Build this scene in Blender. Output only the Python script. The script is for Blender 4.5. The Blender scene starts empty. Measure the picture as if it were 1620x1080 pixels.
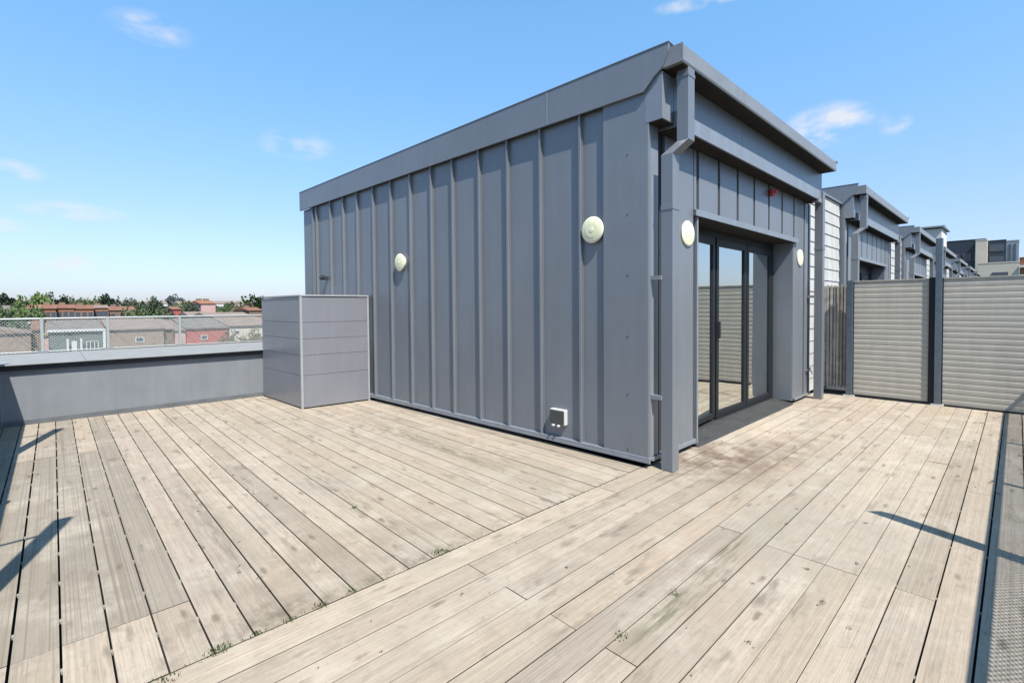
import bpy, math, random
from mathutils import Vector, Matrix
R = math.radians
rnd = random.Random(7)
S = bpy.context.scene
COL = S.collection

# ------------------------------------------------------------------ camera
CAM = Vector((-3.71, -2.205, 1.4))
fwd = Vector((0.68935, 0.72398, -0.025474)); up = Vector((0.023271, 0.013016, 0.999644)); rt = Vector((0.724058, -0.689695, -0.0078755))
cd = bpy.data.cameras.new('camera'); cam = bpy.data.objects.new('camera', cd); COL.objects.link(cam)
M = Matrix((rt, up, -fwd)).transposed().to_4x4(); M.translation = CAM
cam.matrix_world = M
cd.sensor_width = 36; cd.lens = 762.06 / 1620 * 36; cd.shift_y = -35.2 / 1620
cd.clip_start = 0.02; cd.clip_end = 5000
S.camera = cam

def ray(px, py):                       # direction seen at a photo pixel (1620 x 1080)
    return rt * ((px - 810) / 762.06) - up * ((py - 504.84) / 762.06) + fwd
def far(px, py, D):                    # the point at depth y = D
    d = ray(px, py); t = (D - CAM.y) / d.y; return CAM + d * t
def farx(px, py, D):                   # the point at x = D
    d = ray(px, py); t = (D - CAM.x) / d.x; return CAM + d * t

# ------------------------------------------------------------------ world, sun, exposure
SUN_TO = Vector((-0.205, -0.645, 1.0)).normalized()
w = bpy.data.worlds.new("World"); S.world = w; w.use_nodes = True
nt = w.node_tree; N = nt.nodes; L = nt.links; N.clear()
def nd(t, **k):
    n = N.new(t)
    for a, b in k.items(): setattr(n, a, b)
    return n
sky = nd('ShaderNodeTexSky', sky_type='NISHITA', sun_disc=False)
sky.sun_elevation = math.asin(SUN_TO.z); sky.sun_rotation = math.atan2(SUN_TO.x, SUN_TO.y)
sky.altitude = 0; sky.air_density = 1.0; sky.dust_density = 0.7; sky.ozone_density = 1.6
tc = nd('ShaderNodeTexCoord')
nrm = nd('ShaderNodeVectorMath', operation='NORMALIZE'); L.new(tc.outputs['Generated'], nrm.inputs[0])
dirv = nrm.outputs[0]
noi = nd('ShaderNodeTexNoise'); noi.inputs['Scale'].default_value = 12; noi.inputs['Detail'].default_value = 7; noi.inputs['Roughness'].default_value = 0.58
mp = nd('ShaderNodeMapping'); mp.inputs['Scale'].default_value = (1, 1, 2.2); L.new(dirv, mp.inputs[0]); L.new(mp.outputs[0], noi.inputs['Vector'])
def mth(op, a, b=None, clamp=False):
    m = nd('ShaderNodeMath', operation=op); m.use_clamp = clamp
    for i, v in enumerate((a, b)):
        if v is None: continue
        if isinstance(v, (int, float)): m.inputs[i].default_value = v
        else: L.new(v, m.inputs[i])
    return m.outputs[0]
def dot(v):
    n = nd('ShaderNodeVectorMath', operation='DOT_PRODUCT'); L.new(dirv, n.inputs[0]); n.inputs[1].default_value = v; return n.outputs['Value']
total = None
for (c, wd, ht, am) in [((.1167, .8996, .4208), .052, .022, .6), ((.9301, .2193, .2947), .062, .033, 1.0), ((.9497, .1355, .2823), .022, .02, .6),
                        ((.325, .899, .2937), .06, .026, .55), ((.0271, .9884, .1493), .06, .014, .75), ((.0023, .9974, .0721), .062, .017, .9),
                        ((-.0429, .9796, .1962), .04, .016, .7), ((-.0544, .9911, .1215), .04, .010, .7), ((.7844, .3654, .5011), .08, .012, .7),
                        ((.72, -.62, .30), .16, .05, .9), ((.5, -.84, .2), .2, .04, .8), ((-.7, .65, .25), .14, .04, .8)]:
    c = Vector(c).normalized(); r = Vector((c.y, -c.x, 0)).normalized(); u = r.cross(c)
    a = mth('DIVIDE', dot(r), wd); b = mth('DIVIDE', dot(u), ht)
    d2 = mth('ADD', mth('MULTIPLY', a, a), mth('MULTIPLY', b, b))
    front = mth('GREATER_THAN', dot(c), 0.2)
    m = mth('MULTIPLY', mth('MULTIPLY', mth('SUBTRACT', 1.15, mth('SQRT', d2), True), 1.7, True), front)
    m = mth('MULTIPLY', m, am)
    total = m if total is None else mth('MAXIMUM', total, m)
cl = mth('MULTIPLY', total, mth('MULTIPLY', mth('SUBTRACT', noi.outputs['Fac'], 0.40), 5.0, True))
cl = mth('MULTIPLY', cl, 0.85, True)
hs = nd('ShaderNodeHueSaturation'); hs.inputs['Saturation'].default_value = 0.94; hs.inputs['Value'].default_value = 2.06
sx = nd('ShaderNodeSeparateXYZ'); L.new(dirv, sx.inputs[0])
rp = nd('ShaderNodeValToRGB'); L.new(sx.outputs['Z'], rp.inputs[0]); e = rp.color_ramp.elements
e[0].position = 0.0; e[0].color = (.375, .40, .56, 1); e[1].position = .5; e[1].color = (.49, .85, .94, 1)
q = e.new(.14); q.color = (.475, .52, .62, 1); q = e.new(.28); q.color = (.49, .66, .79, 1)
tn = nd('ShaderNodeMixRGB', blend_type='MULTIPLY'); tn.inputs['Fac'].default_value = 1; L.new(sky.outputs[0], tn.inputs['Color1']); L.new(rp.outputs[0], tn.inputs['Color2'])
L.new(tn.outputs[0], hs.inputs['Color'])
mixc = nd('ShaderNodeMixRGB'); L.new(cl, mixc.inputs['Fac']); L.new(hs.outputs[0], mixc.inputs['Color1']); mixc.inputs['Color2'].default_value = (5.6, 5.7, 5.95, 1)
bg = nd('ShaderNodeBackground'); L.new(mixc.outputs[0], bg.inputs['Color']); bg.inputs['Strength'].default_value = 0.074
out = nd('ShaderNodeOutputWorld'); L.new(bg.outputs[0], out.inputs[0])
sd = bpy.data.lights.new('sun', 'SUN'); sd.energy = 5.0; sd.angle = R(0.55); sd.color = (1.0, 0.945, 0.85)
sun = bpy.data.objects.new('sun', sd); COL.objects.link(sun); sun.rotation_euler = SUN_TO.to_track_quat('Z', 'Y').to_euler(); sun.location = (-5, -8, 12)
S.view_settings.view_transform = 'Standard'; S.view_settings.look = 'None'; S.view_settings.gamma = 1; S.view_settings.exposure = 1.07

# ------------------------------------------------------------------ materials
def mat(name, col, rough=.6, metal=0., noise=0.0, nscale=4., bump=0., bscale=8., streak=0., spec=.5, stretch=None, col2=None, thr=None):
    m = bpy.data.materials.new(name); m.use_nodes = True; t = m.node_tree; b = t.nodes['Principled BSDF']
    b.inputs['Roughness'].default_value = rough; b.inputs['Metallic'].default_value = metal; b.inputs['Specular IOR Level'].default_value = spec
    b.inputs['Base Color'].default_value = (*col, 1)
    tc = t.nodes.new('ShaderNodeTexCoord'); mp = t.nodes.new('ShaderNodeMapping'); t.links.new(tc.outputs['Object'], mp.inputs[0])
    if stretch: mp.inputs['Scale'].default_value = stretch
    if noise or col2:
        n = t.nodes.new('ShaderNodeTexNoise'); n.inputs['Scale'].default_value = nscale; n.inputs['Detail'].default_value = 6; n.inputs['Roughness'].default_value = .6
        t.links.new(mp.outputs[0], n.inputs['Vector'])
        r = t.nodes.new('ShaderNodeValToRGB')
        lo, hi = (thr if thr else (.3, .7))
        r.color_ramp.elements[0].position = lo; r.color_ramp.elements[1].position = hi
        c2 = col2 if col2 else tuple(min(1, c * (1 + noise)) for c in col)
        c1 = col if col2 else tuple(c * (1 - noise) for c in col)
        r.color_ramp.elements[0].color = (*c1, 1); r.color_ramp.elements[1].color = (*c2, 1)
        t.links.new(n.outputs['Fac'], r.inputs[0]); cout = r.outputs[0]
        if streak:
            m2 = t.nodes.new('ShaderNodeMapping'); m2.inputs['Scale'].default_value = (1, 1, .06); t.links.new(tc.outputs['Object'], m2.inputs[0])
            n2 = t.nodes.new('ShaderNodeTexNoise'); n2.inputs['Scale'].default_value = 14; n2.inputs['Detail'].default_value = 5; t.links.new(m2.outputs[0], n2.inputs['Vector'])
            mr = t.nodes.new('ShaderNodeMapRange'); mr.inputs[1].default_value = .3; mr.inputs[2].default_value = .7; mr.inputs[3].default_value = 1 - streak; mr.inputs[4].default_value = 1 + streak
            t.links.new(n2.outputs['Fac'], mr.inputs[0])
            x = t.nodes.new('ShaderNodeVectorMath'); x.operation = 'SCALE'; t.links.new(cout, x.inputs[0]); t.links.new(mr.outputs[0], x.inputs['Scale']); cout = x.outputs[0]
        t.links.new(cout, b.inputs['Base Color'])
    if bump:
        n = t.nodes.new('ShaderNodeTexNoise'); n.inputs['Scale'].default_value = bscale; n.inputs['Detail'].default_value = 3
        t.links.new(mp.outputs[0], n.inputs['Vector'])
        bp = t.nodes.new('ShaderNodeBump'); bp.inputs['Strength'].default_value = bump; bp.inputs['Distance'].default_value = .02
        t.links.new(n.outputs['Fac'], bp.inputs['Height']); t.links.new(bp.outputs[0], b.inputs['Normal'])
    return m

clad = mat('grey_cladding', (.156, .167, .186), .38, .32, .05, 1.3, .4, 1.1, .03)
cladtrim = mat('grey_trim', (.190, .205, .232), .38, .3, .08, 5, .05, 4, .06)
dark = mat('dark_shadow_gap', (.018, .019, .021), .9)
gutterm = mat('gutter_metal', (.150, .158, .170), .42, 0, .10, 6, .04, 5)
framem = mat('dark_window_frame', (.008, .010, .013), .5, 0, .1, 8, spec=.3)
sillm = mat('threshold_metal', (.022, .022, .022), .6, 0, .3, 9, .1, 20)
whiteclad = mat('white_board_cladding', (.345, .34, .33), .6, 0, .09, 3, 0, 8, .10)
fencem = mat('grey_screen_slats', (0.324, 0.300, 0.260), .55, 0, .06, 5, 0, 8, .04)
fencev = mat('weathered_vertical_slats', (.24, .225, .20), .7, 0, .35, 9, 0, 8, .35)
postm = mat('galvanised_post', (0.103, 0.128, 0.158), .38, .5, .14, 14, 0, 8, .08)
parapetm = mat('parapet_render', (.128, .136, .150), .6, 0, .08, 2.2, .05, 6, .05)
skirtm = mat('parapet_skirting', (.075, .080, .086), .7, 0, .2, 5)
copeshadem = mat('coping_painted_shade', (.022, .025, .032), .9)  # near-black colour carries the shade under the coping overhang
copem = mat('parapet_coping', (.175, .178, .180), .8, 0, .10, 4, .05, 4, spec=.2)
encm = mat('enclosure_panel', (.165, .168, .188), .32, .2, .04, 3, .2, 2, .03)
enctrim = mat('enclosure_trim', (0.229, 0.234, 0.245), .4, 0, .06, 6)
railm = mat('dark_railing_metal', (.03, .035, .05), .45, .2, .1, 6)
meshm = mat('galvanised_wire', (0.250, 0.272, 0.266), .45, .25)
lampw = mat('lamp_white_plastic', (.60, .59, .44), .4, 0, .04, 8)
lens = mat('lamp_frosted_lens', (.58, .57, .38), .3, 0, .08, 20)
redm = mat('red_plastic', (.30, .02, .02), .4)
whitep = mat('white_plastic', (0.408, 0.408, 0.397), .4)
smoke = mat('smoked_cover', (.035, .04, .04), .2)
screwm = mat('screw_head', (0.033, 0.035, 0.043), .4, .5)
blackm = mat('black_plastic', (.03, .03, .035), .4)
mossm = mat('moss', (0.027, 0.049, 0.016), .95, 0, .5, 40)
grit = mat('dark_grit', (0.033, 0.027, 0.022), .95, 0, .4, 30)
roomw = mat('room_plaster', (0.392, 0.392, 0.370), .8)
roomf = mat('room_floor', (0.229, 0.185, 0.130), .5, 0, .15, 6)
curtain = mat('pale_curtain', (0.424, 0.435, 0.414), .9, 0, .08, 4, 0, 8, 0, stretch=(12, 12, .3))
brick = mat('orange_brick', (0.179, 0.079, 0.041), .9, 0, .25, 1.2)
brickp = mat('pinkish_brown_brick', (0.179, 0.128, 0.101), .9, 0, .18, 3, .0, 8, 0)
brickd = mat('brown_brick', (0.130, 0.087, 0.066), .9, 0, .2, 1)
redr = mat('red_render', (0.250, 0.060, 0.054), .85, 0, .1, 1)
greyr = mat('grey_green_render', (0.074, 0.090, 0.087), .8, 0, .1, 1)
pinkr = mat('pink_render', (0.338, 0.218, 0.206), .85, 0, .08, 1)
cream = mat('cream_render', (0.381, 0.348, 0.294), .85, 0, .06, .5)
whiter = mat('white_render', (0.424, 0.419, 0.402), .8, 0, .04, .5)
tile = mat('terracotta_tiles', (0.136, 0.060, 0.034), .9, 0, .25, 1.5)
slate = mat('slate_roof', (.105, .092, .085), .9, 0, .3, 1.5)
pale_roof = mat('faded_brown_roof', (.150, .112, .092), .9, 0, .25, 1.2)
winm = mat('far_window_glass', (.05, .06, .075), .15)
navy = mat('navy_cladding', (0.019, 0.025, 0.037), .4, 0, .12, .3, 0, 8, 0, stretch=(1, 1, .2))
paleg = mat('pale_glass_cladding', (0.163, 0.196, 0.229), .3, 0, .1, .3)
groundm = mat('ground_earth', (0.066, 0.070, 0.049), .95, 0, .3, .05)
streetm = mat('street_asphalt', (0.030, 0.030, 0.031), .9, 0, .15, 1)
pavem = mat('paving', (0.196, 0.185, 0.169), .9, 0, .1, 1)
hillm = mat('hill_grass', (0.054, 0.070, 0.038), .95, 0, .3, .02)
leafm = [mat('leaf_' + n, c, .8, 0, .35, 1.5) for n, c in (('dark', (0.017, 0.031, 0.011)), ('mid', (0.045, 0.070, 0.022)), ('bright', (0.062, 0.099, 0.022)), ('bluish', (0.043, 0.056, 0.062)), ('brown', (0.074, 0.056, 0.031)))]
barkm = mat('bark', (0.049, 0.035, 0.025), .9)
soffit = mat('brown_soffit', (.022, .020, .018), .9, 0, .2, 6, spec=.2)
stuccom = mat('roof_membrane', (0.109, 0.114, 0.120), .8, 0, .1, 3)

# coated double glazing: strong mirror reflection over a tinted see-through pane
gl = bpy.data.materials.new('coated_glass'); gl.use_nodes = True; t = gl.node_tree; t.nodes.clear()
o_ = t.nodes.new('ShaderNodeOutputMaterial'); mx = t.nodes.new('ShaderNodeMixShader'); tr = t.nodes.new('ShaderNodeBsdfTransparent'); tr.inputs[0].default_value = (.42, .50, .47, 1)
gg = t.nodes.new('ShaderNodeBsdfGlossy'); gg.inputs['Roughness'].default_value = .012; gg.inputs[0].default_value = (.97, 1.0, .97, 1)
lw = t.nodes.new('ShaderNodeFresnel'); lw.inputs[0].default_value = 1.5
ma = t.nodes.new('ShaderNodeMath'); ma.operation = 'MULTIPLY_ADD'; ma.inputs[1].default_value = .9; ma.inputs[2].default_value = .58; ma.use_clamp = True
nb = t.nodes.new('ShaderNodeTexNoise'); nb.inputs['Scale'].default_value = 1.3; bp = t.nodes.new('ShaderNodeBump'); bp.inputs['Strength'].default_value = .02; bp.inputs['Distance'].default_value = .05
t.links.new(nb.outputs['Fac'], bp.inputs['Height']); t.links.new(bp.outputs[0], gg.inputs['Normal'])
t.links.new(lw.outputs[0], ma.inputs[0]); t.links.new(ma.outputs[0], mx.inputs[0]); t.links.new(tr.outputs[0], mx.inputs[1]); t.links.new(gg.outputs[0], mx.inputs[2]); t.links.new(mx.outputs[0], o_.inputs[0])

def deck_mat(name, along):
    m = bpy.data.materials.new(name); m.use_nodes = True; t = m.node_tree; n = t.nodes; l = t.links; b = n['Principled BSDF']
    b.inputs['Roughness'].default_value = .78; b.inputs['Specular IOR Level'].default_value = .25
    tc = n.new('ShaderNodeTexCoord'); at = n.new('ShaderNodeAttribute'); at.attribute_name = 'bd'
    sp = n.new('ShaderNodeSeparateColor'); l.new(at.outputs['Color'], sp.inputs[0])
    geo = tc.outputs['Object']
    def mapping(sc):
        a = n.new('ShaderNodeMapping'); l.new(geo, a.inputs[0]); a.inputs['Scale'].default_value = sc if along == 'x' else (sc[1], sc[0], sc[2])
        off = n.new('ShaderNodeVectorMath'); off.operation = 'ADD'; sc2 = n.new('ShaderNodeVectorMath'); sc2.operation = 'SCALE'; l.new(at.outputs['Color'], sc2.inputs[0]); sc2.inputs['Scale'].default_value = 37.
        l.new(a.outputs[0], off.inputs[0]); l.new(sc2.outputs[0], off.inputs[1]); return off.outputs[0]
    def noise(v, s, d=5, r=.6):
        a = n.new('ShaderNodeTexNoise'); l.new(v, a.inputs['Vector']); a.inputs['Scale'].default_value = s; a.inputs['Detail'].default_value = d; a.inputs['Roughness'].default_value = r; return a.outputs['Fac']
    def rng(v, a, b_, c, d):
        q = n.new('ShaderNodeMapRange'); q.clamp = True; l.new(v, q.inputs[0])
        for i, x in enumerate((a, b_, c, d)): q.inputs[i + 1].default_value = x
        return q.outputs[0]
    def mul(a, b_):
        q = n.new('ShaderNodeMath'); q.operation = 'MULTIPLY'
        for i, x in enumerate((a, b_)):
            if isinstance(x, (int, float)): q.inputs[i].default_value = x
            else: l.new(x, q.inputs[i])
        return q.outputs[0]
    def mix(f, c1, c2):
        q = n.new('ShaderNodeMixRGB')
        for i, x in enumerate((f, c1, c2)):
            if isinstance(x, (int, float)): q.inputs[i].default_value = x
            elif isinstance(x, tuple): q.inputs[i].default_value = (*x, 1)
            else: l.new(x, q.inputs[i])
        return q.outputs[0]
    # fine grain streaks along the board
    g1 = noise(mapping((1.1, 42, 1)), 1.0, 6, .7)
    g2 = noise(mapping((5, 150, 1)), 1.0, 3, .6)
    blot = noise(geo, 1.1, 5, .62)          # weathering over the whole deck
    blot2 = noise(geo, 6.5, 5, .6)
    base = mix(sp.outputs[0], (0.288, 0.228, 0.170), (0.372, 0.312, 0.248))
    base = mix(mul(sp.outputs[2], .7), base, (0.270, 0.224, 0.186))
    base = mix(sp.outputs[1], base, (.172, .153, .126))
    c = mix(rng(g1, .35, .66, 0, .55), base, (0.196, 0.163, 0.128))
    c = mix(rng(g2, .50, .72, 0, .42), c, (0.147, 0.122, 0.095))
    c = mix(rng(blot, .47, .70, 0, .6), c, (0.218, 0.196, 0.163))
    c = mix(rng(blot2, .52, .72, 0, .38), c, (0.163, 0.142, 0.109))
    pale = noise(geo, 2.3, 6, .7)
    c = mix(rng(pale, .50, .70, 0, .5), c, (0.370, 0.332, 0.278))
    # dirt spots and knots
    kn = noise(mapping((3.0, 11, 1)), 1.0, 3, .55)
    c = mix(rng(kn, .60, .72, 0, .7), c, (0.109, 0.090, 0.070))
    gv = noise(mapping((.35, 120, 1)), 1.0, 2, .5)
    gm = n.new('ShaderNodeMath'); gm.operation = 'MULTIPLY_ADD'; l.new(sp.outputs[1], gm.inputs[0]); gm.inputs[1].default_value = .9; gm.inputs[2].default_value = .22; gm.use_clamp = True
    c = mix(mul(rng(gv, .48, .66, 0, .75), gm.outputs[0]), c, (.13, .108, .085))
    fine = noise(geo, 38, 4, .7)
    c = mix(rng(fine, .55, .75, 0, .4), c, (.15, .125, .10))
    smg = noise(mapping((2.2, 8, 1)), 2.1, 4, .7)
    c = mix(rng(smg, .63, .75, 0, .26), c, (.125, .095, .07))
    edge_dirt = noise(geo, 13, 5, .7)
    c = mix(rng(edge_dirt, .58, .72, 0, .5), c, (.16, .135, .105))
    vo = n.new('ShaderNodeTexVoronoi'); l.new(mapping((2.6, 7.5, 1)), vo.inputs['Vector']); vo.inputs['Scale'].default_value = 1.0
    wob = n.new('ShaderNodeMath'); wob.operation = 'ADD'; l.new(vo.outputs['Distance'], wob.inputs[0]); l.new(mul(noise(geo, 30, 3, .6), .16), wob.inputs[1])
    c = mix(rng(wob.outputs[0], .23, .13, 0, .7), c, (.085, .062, .045))
    crisp = noise(mapping((7, 75, 1)), 1.0, 6, .75)
    c = mix(rng(crisp, .54, .66, 0, .38), c, (.14, .115, .09))
    # placed stains: brown by the corner, greenish damp patch, mossy strips
    def stain(cx, cy, rx, ry, colr, amt, ns=5., lo=.42, hi=.62, soft=1.0, st=0):
        nonlocal c
        s = n.new('ShaderNodeMapping'); s.vector_type = 'TEXTURE'; s.inputs['Location'].default_value = (cx, cy, 0); s.inputs['Scale'].default_value = (rx, ry, 1); l.new(geo, s.inputs[0])
        ln = n.new('ShaderNodeVectorMath'); ln.operation = 'LENGTH'
        flat = n.new('ShaderNodeVectorMath'); flat.operation = 'MULTIPLY'; flat.inputs[1].default_value = (1, 1, 0); l.new(s.outputs[0], flat.inputs[0]); l.new(flat.outputs[0], ln.inputs[0])
        f = mul(rng(ln.outputs['Value'], 1.0, 1.0 - soft * .8, 0, 1), rng(noise(mapping((st, ns * 2.5, 1)) if st else geo, 1.0 if st else ns, 5, .68), lo, hi, 0, 1))
        c = mix(mul(f, amt), c, colr)
    if along == 'x':
        stain(.72, -.38, 1.15, .62, (.085, .052, .038), .9, 3.6, .40, .60)
        stain(1.2, -.7, 1.5, .35, (0.136, 0.101, 0.079), .8, 5.0, .42, .62)
        stain(3.9, -.45, .7, .4, (0.136, 0.098, 0.070), .7, 5.0, .42, .62)
        stain(-.4, -1.4, .62, .55, (.190, .172, .135), .55, 7, .3, .6, .35)
        stain(.1, -1.35, 1.4, .7, (.235, .22, .185), .35, 5, .35, .65, .6)
        stain(-1.6, -1.12, .75, .07, (0.087, 0.082, 0.054), .85, 16, .42, .6, st=4.0)
        stain(-1.0, -1.08, .4, .06, (0.076, 0.076, 0.049), .85, 18, .42, .6, st=4.0)
    else:
        stain(-3.0, 1.2, .12, 1.6, (0.130, 0.114, 0.087), .7, 14, .40, .62, st=4.0)
        stain(-2.55, .45, .9, .42, (.165, .13, .095), .6, 6, .35, .6)
        stain(-3.0, .14, .35, .14, (.10, .085, .06), .75, 14, .35, .6)
        stain(-2.4, .08, 1.4, .07, (.10, .08, .055), .7, 12, .42, .62)
        stain(-2.15, 1.2, .10, 1.6, (0.109, 0.098, 0.066), .8, 18, .46, .62, st=4.0)
        stain(-.93, 2.1, .10, 1.9, (0.103, 0.093, 0.070), .85, 10, .42, .6, st=4.0)
        stain(-.75, 1.2, .5, 1.2, (0.179, 0.152, 0.109), .45, 7, .4, .6)
        stain(-1.9, 4.0, .6, 1.0, (0.206, 0.179, 0.136), .5, 5, .4, .6)
    # near the seam the boards are dirty at their ends
    l.new(c, b.inputs['Base Color'])
    ridge = noise(mapping((.25, 260, 1)), 1.0, 1, .5)
    ad = n.new('ShaderNodeMath'); ad.operation = 'ADD'; l.new(mul(g1, 1.0), ad.inputs[0]); l.new(mul(ridge, .35), ad.inputs[1])
    bp = n.new('ShaderNodeBump'); bp.inputs['Strength'].default_value = .55; bp.inputs['Distance'].default_value = .004
    l.new(ad.outputs[0], bp.inputs['Height']); l.new(bp.outputs[0], b.inputs['Normal'])
    return m
edgem = mat('dirty_shaded_board_edge', (.035, .028, .022), .95)  # dirty board sides, coloured darker so the gaps read as deep shade
deckx = deck_mat('weathered_deck_along_x', 'x'); decky = deck_mat('weathered_deck_along_y', 'y')

# ------------------------------------------------------------------ mesh helpers
class MB:
    def __init__(s): s.v = []; s.f = []; s.c = []
    def quad(s, *p, c=None):
        i = len(s.v); s.v += [tuple(q) for q in p]; s.f.append(tuple(range(i, i + len(p)))); s.c.append(c); return s
    def box(s, x0, x1, y0, y1, z0, z1, xf=None, c=None):
        P = [(x, y, z) for z in (z0, z1) for y in (y0, y1) for x in (x0, x1)]
        if xf: P = [xf(*p) for p in P]
        i = len(s.v); s.v += P
        F = [(0, 2, 3, 1), (4, 5, 7, 6), (0, 1, 5, 4), (2, 6, 7, 3), (0, 4, 6, 2), (1, 3, 7, 5)]
        s.f += [tuple(i + k for k in f) for f in F]; s.c += [c] * 6; return s
    def prism(s, prof, a, b, place):        # prof: list of 2D points; place(u, v, t)
        i = len(s.v); n = len(prof)
        s.v += [place(u, v, a) for u, v in prof] + [place(u, v, b) for u, v in prof]
        s.f += [tuple(i + k for k in range(n))[::-1], tuple(i + n + k for k in range(n))]
        s.f += [(i + k, i + (k + 1) % n, i + n + (k + 1) % n, i + n + k) for k in range(n)]; s.c += [None] * (n + 2); return s
    def bar(s, p, q, r, n=3):
        p = Vector(p); q = Vector(q); d = (q - p).normalized(); a = d.orthogonal().normalized(); b = d.cross(a)
        i = len(s.v)
        for e in (p, q):
            for k in range(n): an = 2 * math.pi * k / n; s.v.append(tuple(e + a * (r * math.cos(an)) + b * (r * math.sin(an))))
        s.f += [(i + k, i + (k + 1) % n, i + n + (k + 1) % n, i + n + k) for k in range(n)]; s.c += [None] * n
        s.f += [tuple(i + k for k in range(n))[::-1], tuple(i + n + k for k in range(n))]; s.c += [None] * 2; return s
    def lathe(s, prof, o, ax, n=28):        # prof: (radius, height) along axis ax from origin o
        o = Vector(o); ax = Vector(ax).normalized(); a = ax.orthogonal().normalized(); b = ax.cross(a); i = len(s.v)
        for r, h in prof:
            for k in range(n): an = 2 * math.pi * k / n; s.v.append(tuple(o + ax * h + (a * math.cos(an) + b * math.sin(an)) * r))
        m = len(prof)
        for j in range(m - 1):
            for k in range(n): s.f.append((i + j * n + k, i + j * n + (k + 1) % n, i + (j + 1) * n + (k + 1) % n, i + (j + 1) * n + k)); s.c.append(None)
        s.f.append(tuple(i + (m - 1) * n + k for k in range(n))); s.f.append(tuple(i + k for k in range(n))[::-1]); s.c += [None] * 2
        return s
    def build(s, name, m, parent=None, loc=None, bevel=0, smooth=False, edge=None):
        me = bpy.data.meshes.new(name); me.from_pydata(s.v, [], s.f); me.validate(); 
        if any(c is not None for c in s.c):
            at = me.color_attributes.new('bd', 'FLOAT_COLOR', 'CORNER')
            k = 0
            for f, c in zip(me.polygons, s.c):
                for _ in f.loop_indices: at.data[k].color = (*(c or (0, 0, 0)), 1); k += 1
        me.materials.append(m)
        if edge:
            me.materials.append(edge)
            for p_ in me.polygons:
                if abs(p_.normal.z) < .5: p_.material_index = 1
        import bmesh
        if not any(c is not None for c in s.c):
            bm = bmesh.new(); bm.from_mesh(me); bmesh.ops.recalc_face_normals(bm, faces=bm.faces); bm.to_mesh(me); bm.free()
        o = bpy.data.objects.new(name, me); COL.objects.link(o)
        if parent: o.parent = parent
        if loc: o.location = loc
        if bevel:
            b = o.modifiers.new('bevel', 'BEVEL'); b.width = bevel; b.segments = 2; b.limit_method = 'ANGLE'
        if smooth:
            for p in me.polygons: p.use_smooth = True
            me.set_sharp_from_angle(angle=R(40))
        return o
def tag(o, label=None, cat=None, group=None, kind=None):
    if label: o['label'] = label
    if cat: o['category'] = cat
    if group: o['group'] = group
    if kind: o['kind'] = kind
    return o
def thing(name, label, cat, loc=(0, 0, 0), rz=0, group=None):
    o = bpy.data.objects.new(name, None); COL.objects.link(o); o.location = loc; o.rotation_euler = (0, 0, rz); o.empty_display_size = .2
    return tag(o, label, cat, group)
def copy_tree(o, parent=None):
    c = o.copy(); COL.objects.link(c); c.parent = parent
    if parent: c.matrix_parent_inverse = o.matrix_parent_inverse
    for ch in [q for q in bpy.data.objects if q.parent == o and q.name not in done]:
        done.add(copy_tree(ch, c).name)
    return c
done = set()

# ------------------------------------------------------------------ ground and terrace structure
tag(MB().quad((-3000, -3000, -3.2), (3000, -3000, -3.2), (3000, 3000, -3.2), (-3000, 3000, -3.2)).build('ground', groundm), 'flat earth and grass plain reaching the horizon', 'ground', kind='structure')
tag(MB().quad((-60, 40, -3.19), (60, 40, -3.19), (60, 49.9, -3.19), (-60, 49.9, -3.19)).build('street', streetm), 'grey asphalt street in front of the low houses', 'street', kind='structure')
tag(MB().box(-60, 60, 46.9, 49.96, -3.3, -3.08).build('pavement', pavem), 'pale pavement in front of the low houses', 'pavement', kind='structure')
tag(MB().box(-4.62, 52, -3.0, 8.2, -3.2, -.045).build('roof_terrace_slab', dark), 'dark roof slab under the timber deck', 'roof slab', kind='structure')
# gentle hill behind the town
hb = MB(); nx, ny = 40, 12
def hz(x, y):
    t_ = max(0, min(1, (y - 170) / 420)); return -3.4 + 8.2 * (t_ * t_ * (3 - 2 * t_)) + .5 * math.sin(x * .021) + .35 * math.sin(x * .047 + y * .02)
for i in range(nx):
    for j in range(ny):
        X = [-420 + 35 * (i + a) for a in (0, 1)]; Y = [150 + 60 * (j + a) for a in (0, 1)]
        hb.quad((X[0], Y[0], hz(X[0], Y[0])), (X[1], Y[0], hz(X[1], Y[0])), (X[1], Y[1], hz(X[1], Y[1])), (X[0], Y[1], hz(X[0], Y[1])))
tag(hb.build('hill', hillm, smooth=True), 'low green hill on the horizon behind the town', 'hill', kind='structure')

# deck boards running along x (right and near part)
P_ = .1505
db = MB(); X0, X1 = -4.36, 5.06
joints = {0: [-.68, 2.3], 1: [-2.1, .72, 3.4], 2: [-.68, 2.97], 3: [-2.1, 1.62, 4.3], 4: [-.68, 3.0], 5: [-2.1, 1.62, 4.3], 6: [-.68, 2.97], 7: [-2.1, .9, 3.7], 8: [-.73, 2.97], 9: [-.73, 2.9],
          10: [-.73, 2.97], 11: [-2.1, 1.9], 12: [-.73, 2.98], 13: [-2.5, 1.2], 14: [-1.3, 2.79], 15: [-.1, 3.6], 16: [-2.2, 2.0], 17: [-.8, 3.1], 18: [-2.3, 1.3]}
gaps = {0: .004, 1: .0045, 2: .002, 3: .0045, 4: .005, 5: .004, 6: .005, 7: .0055, 8: .0035, 9: .002, 10: .003, 11: .0055, 12: .007, 13: .0085, 14: .009}
def board_col(grey): return (rnd.random(), min(1, grey + (.3 if rnd.random() < .15 else 0)), rnd.random())
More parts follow.
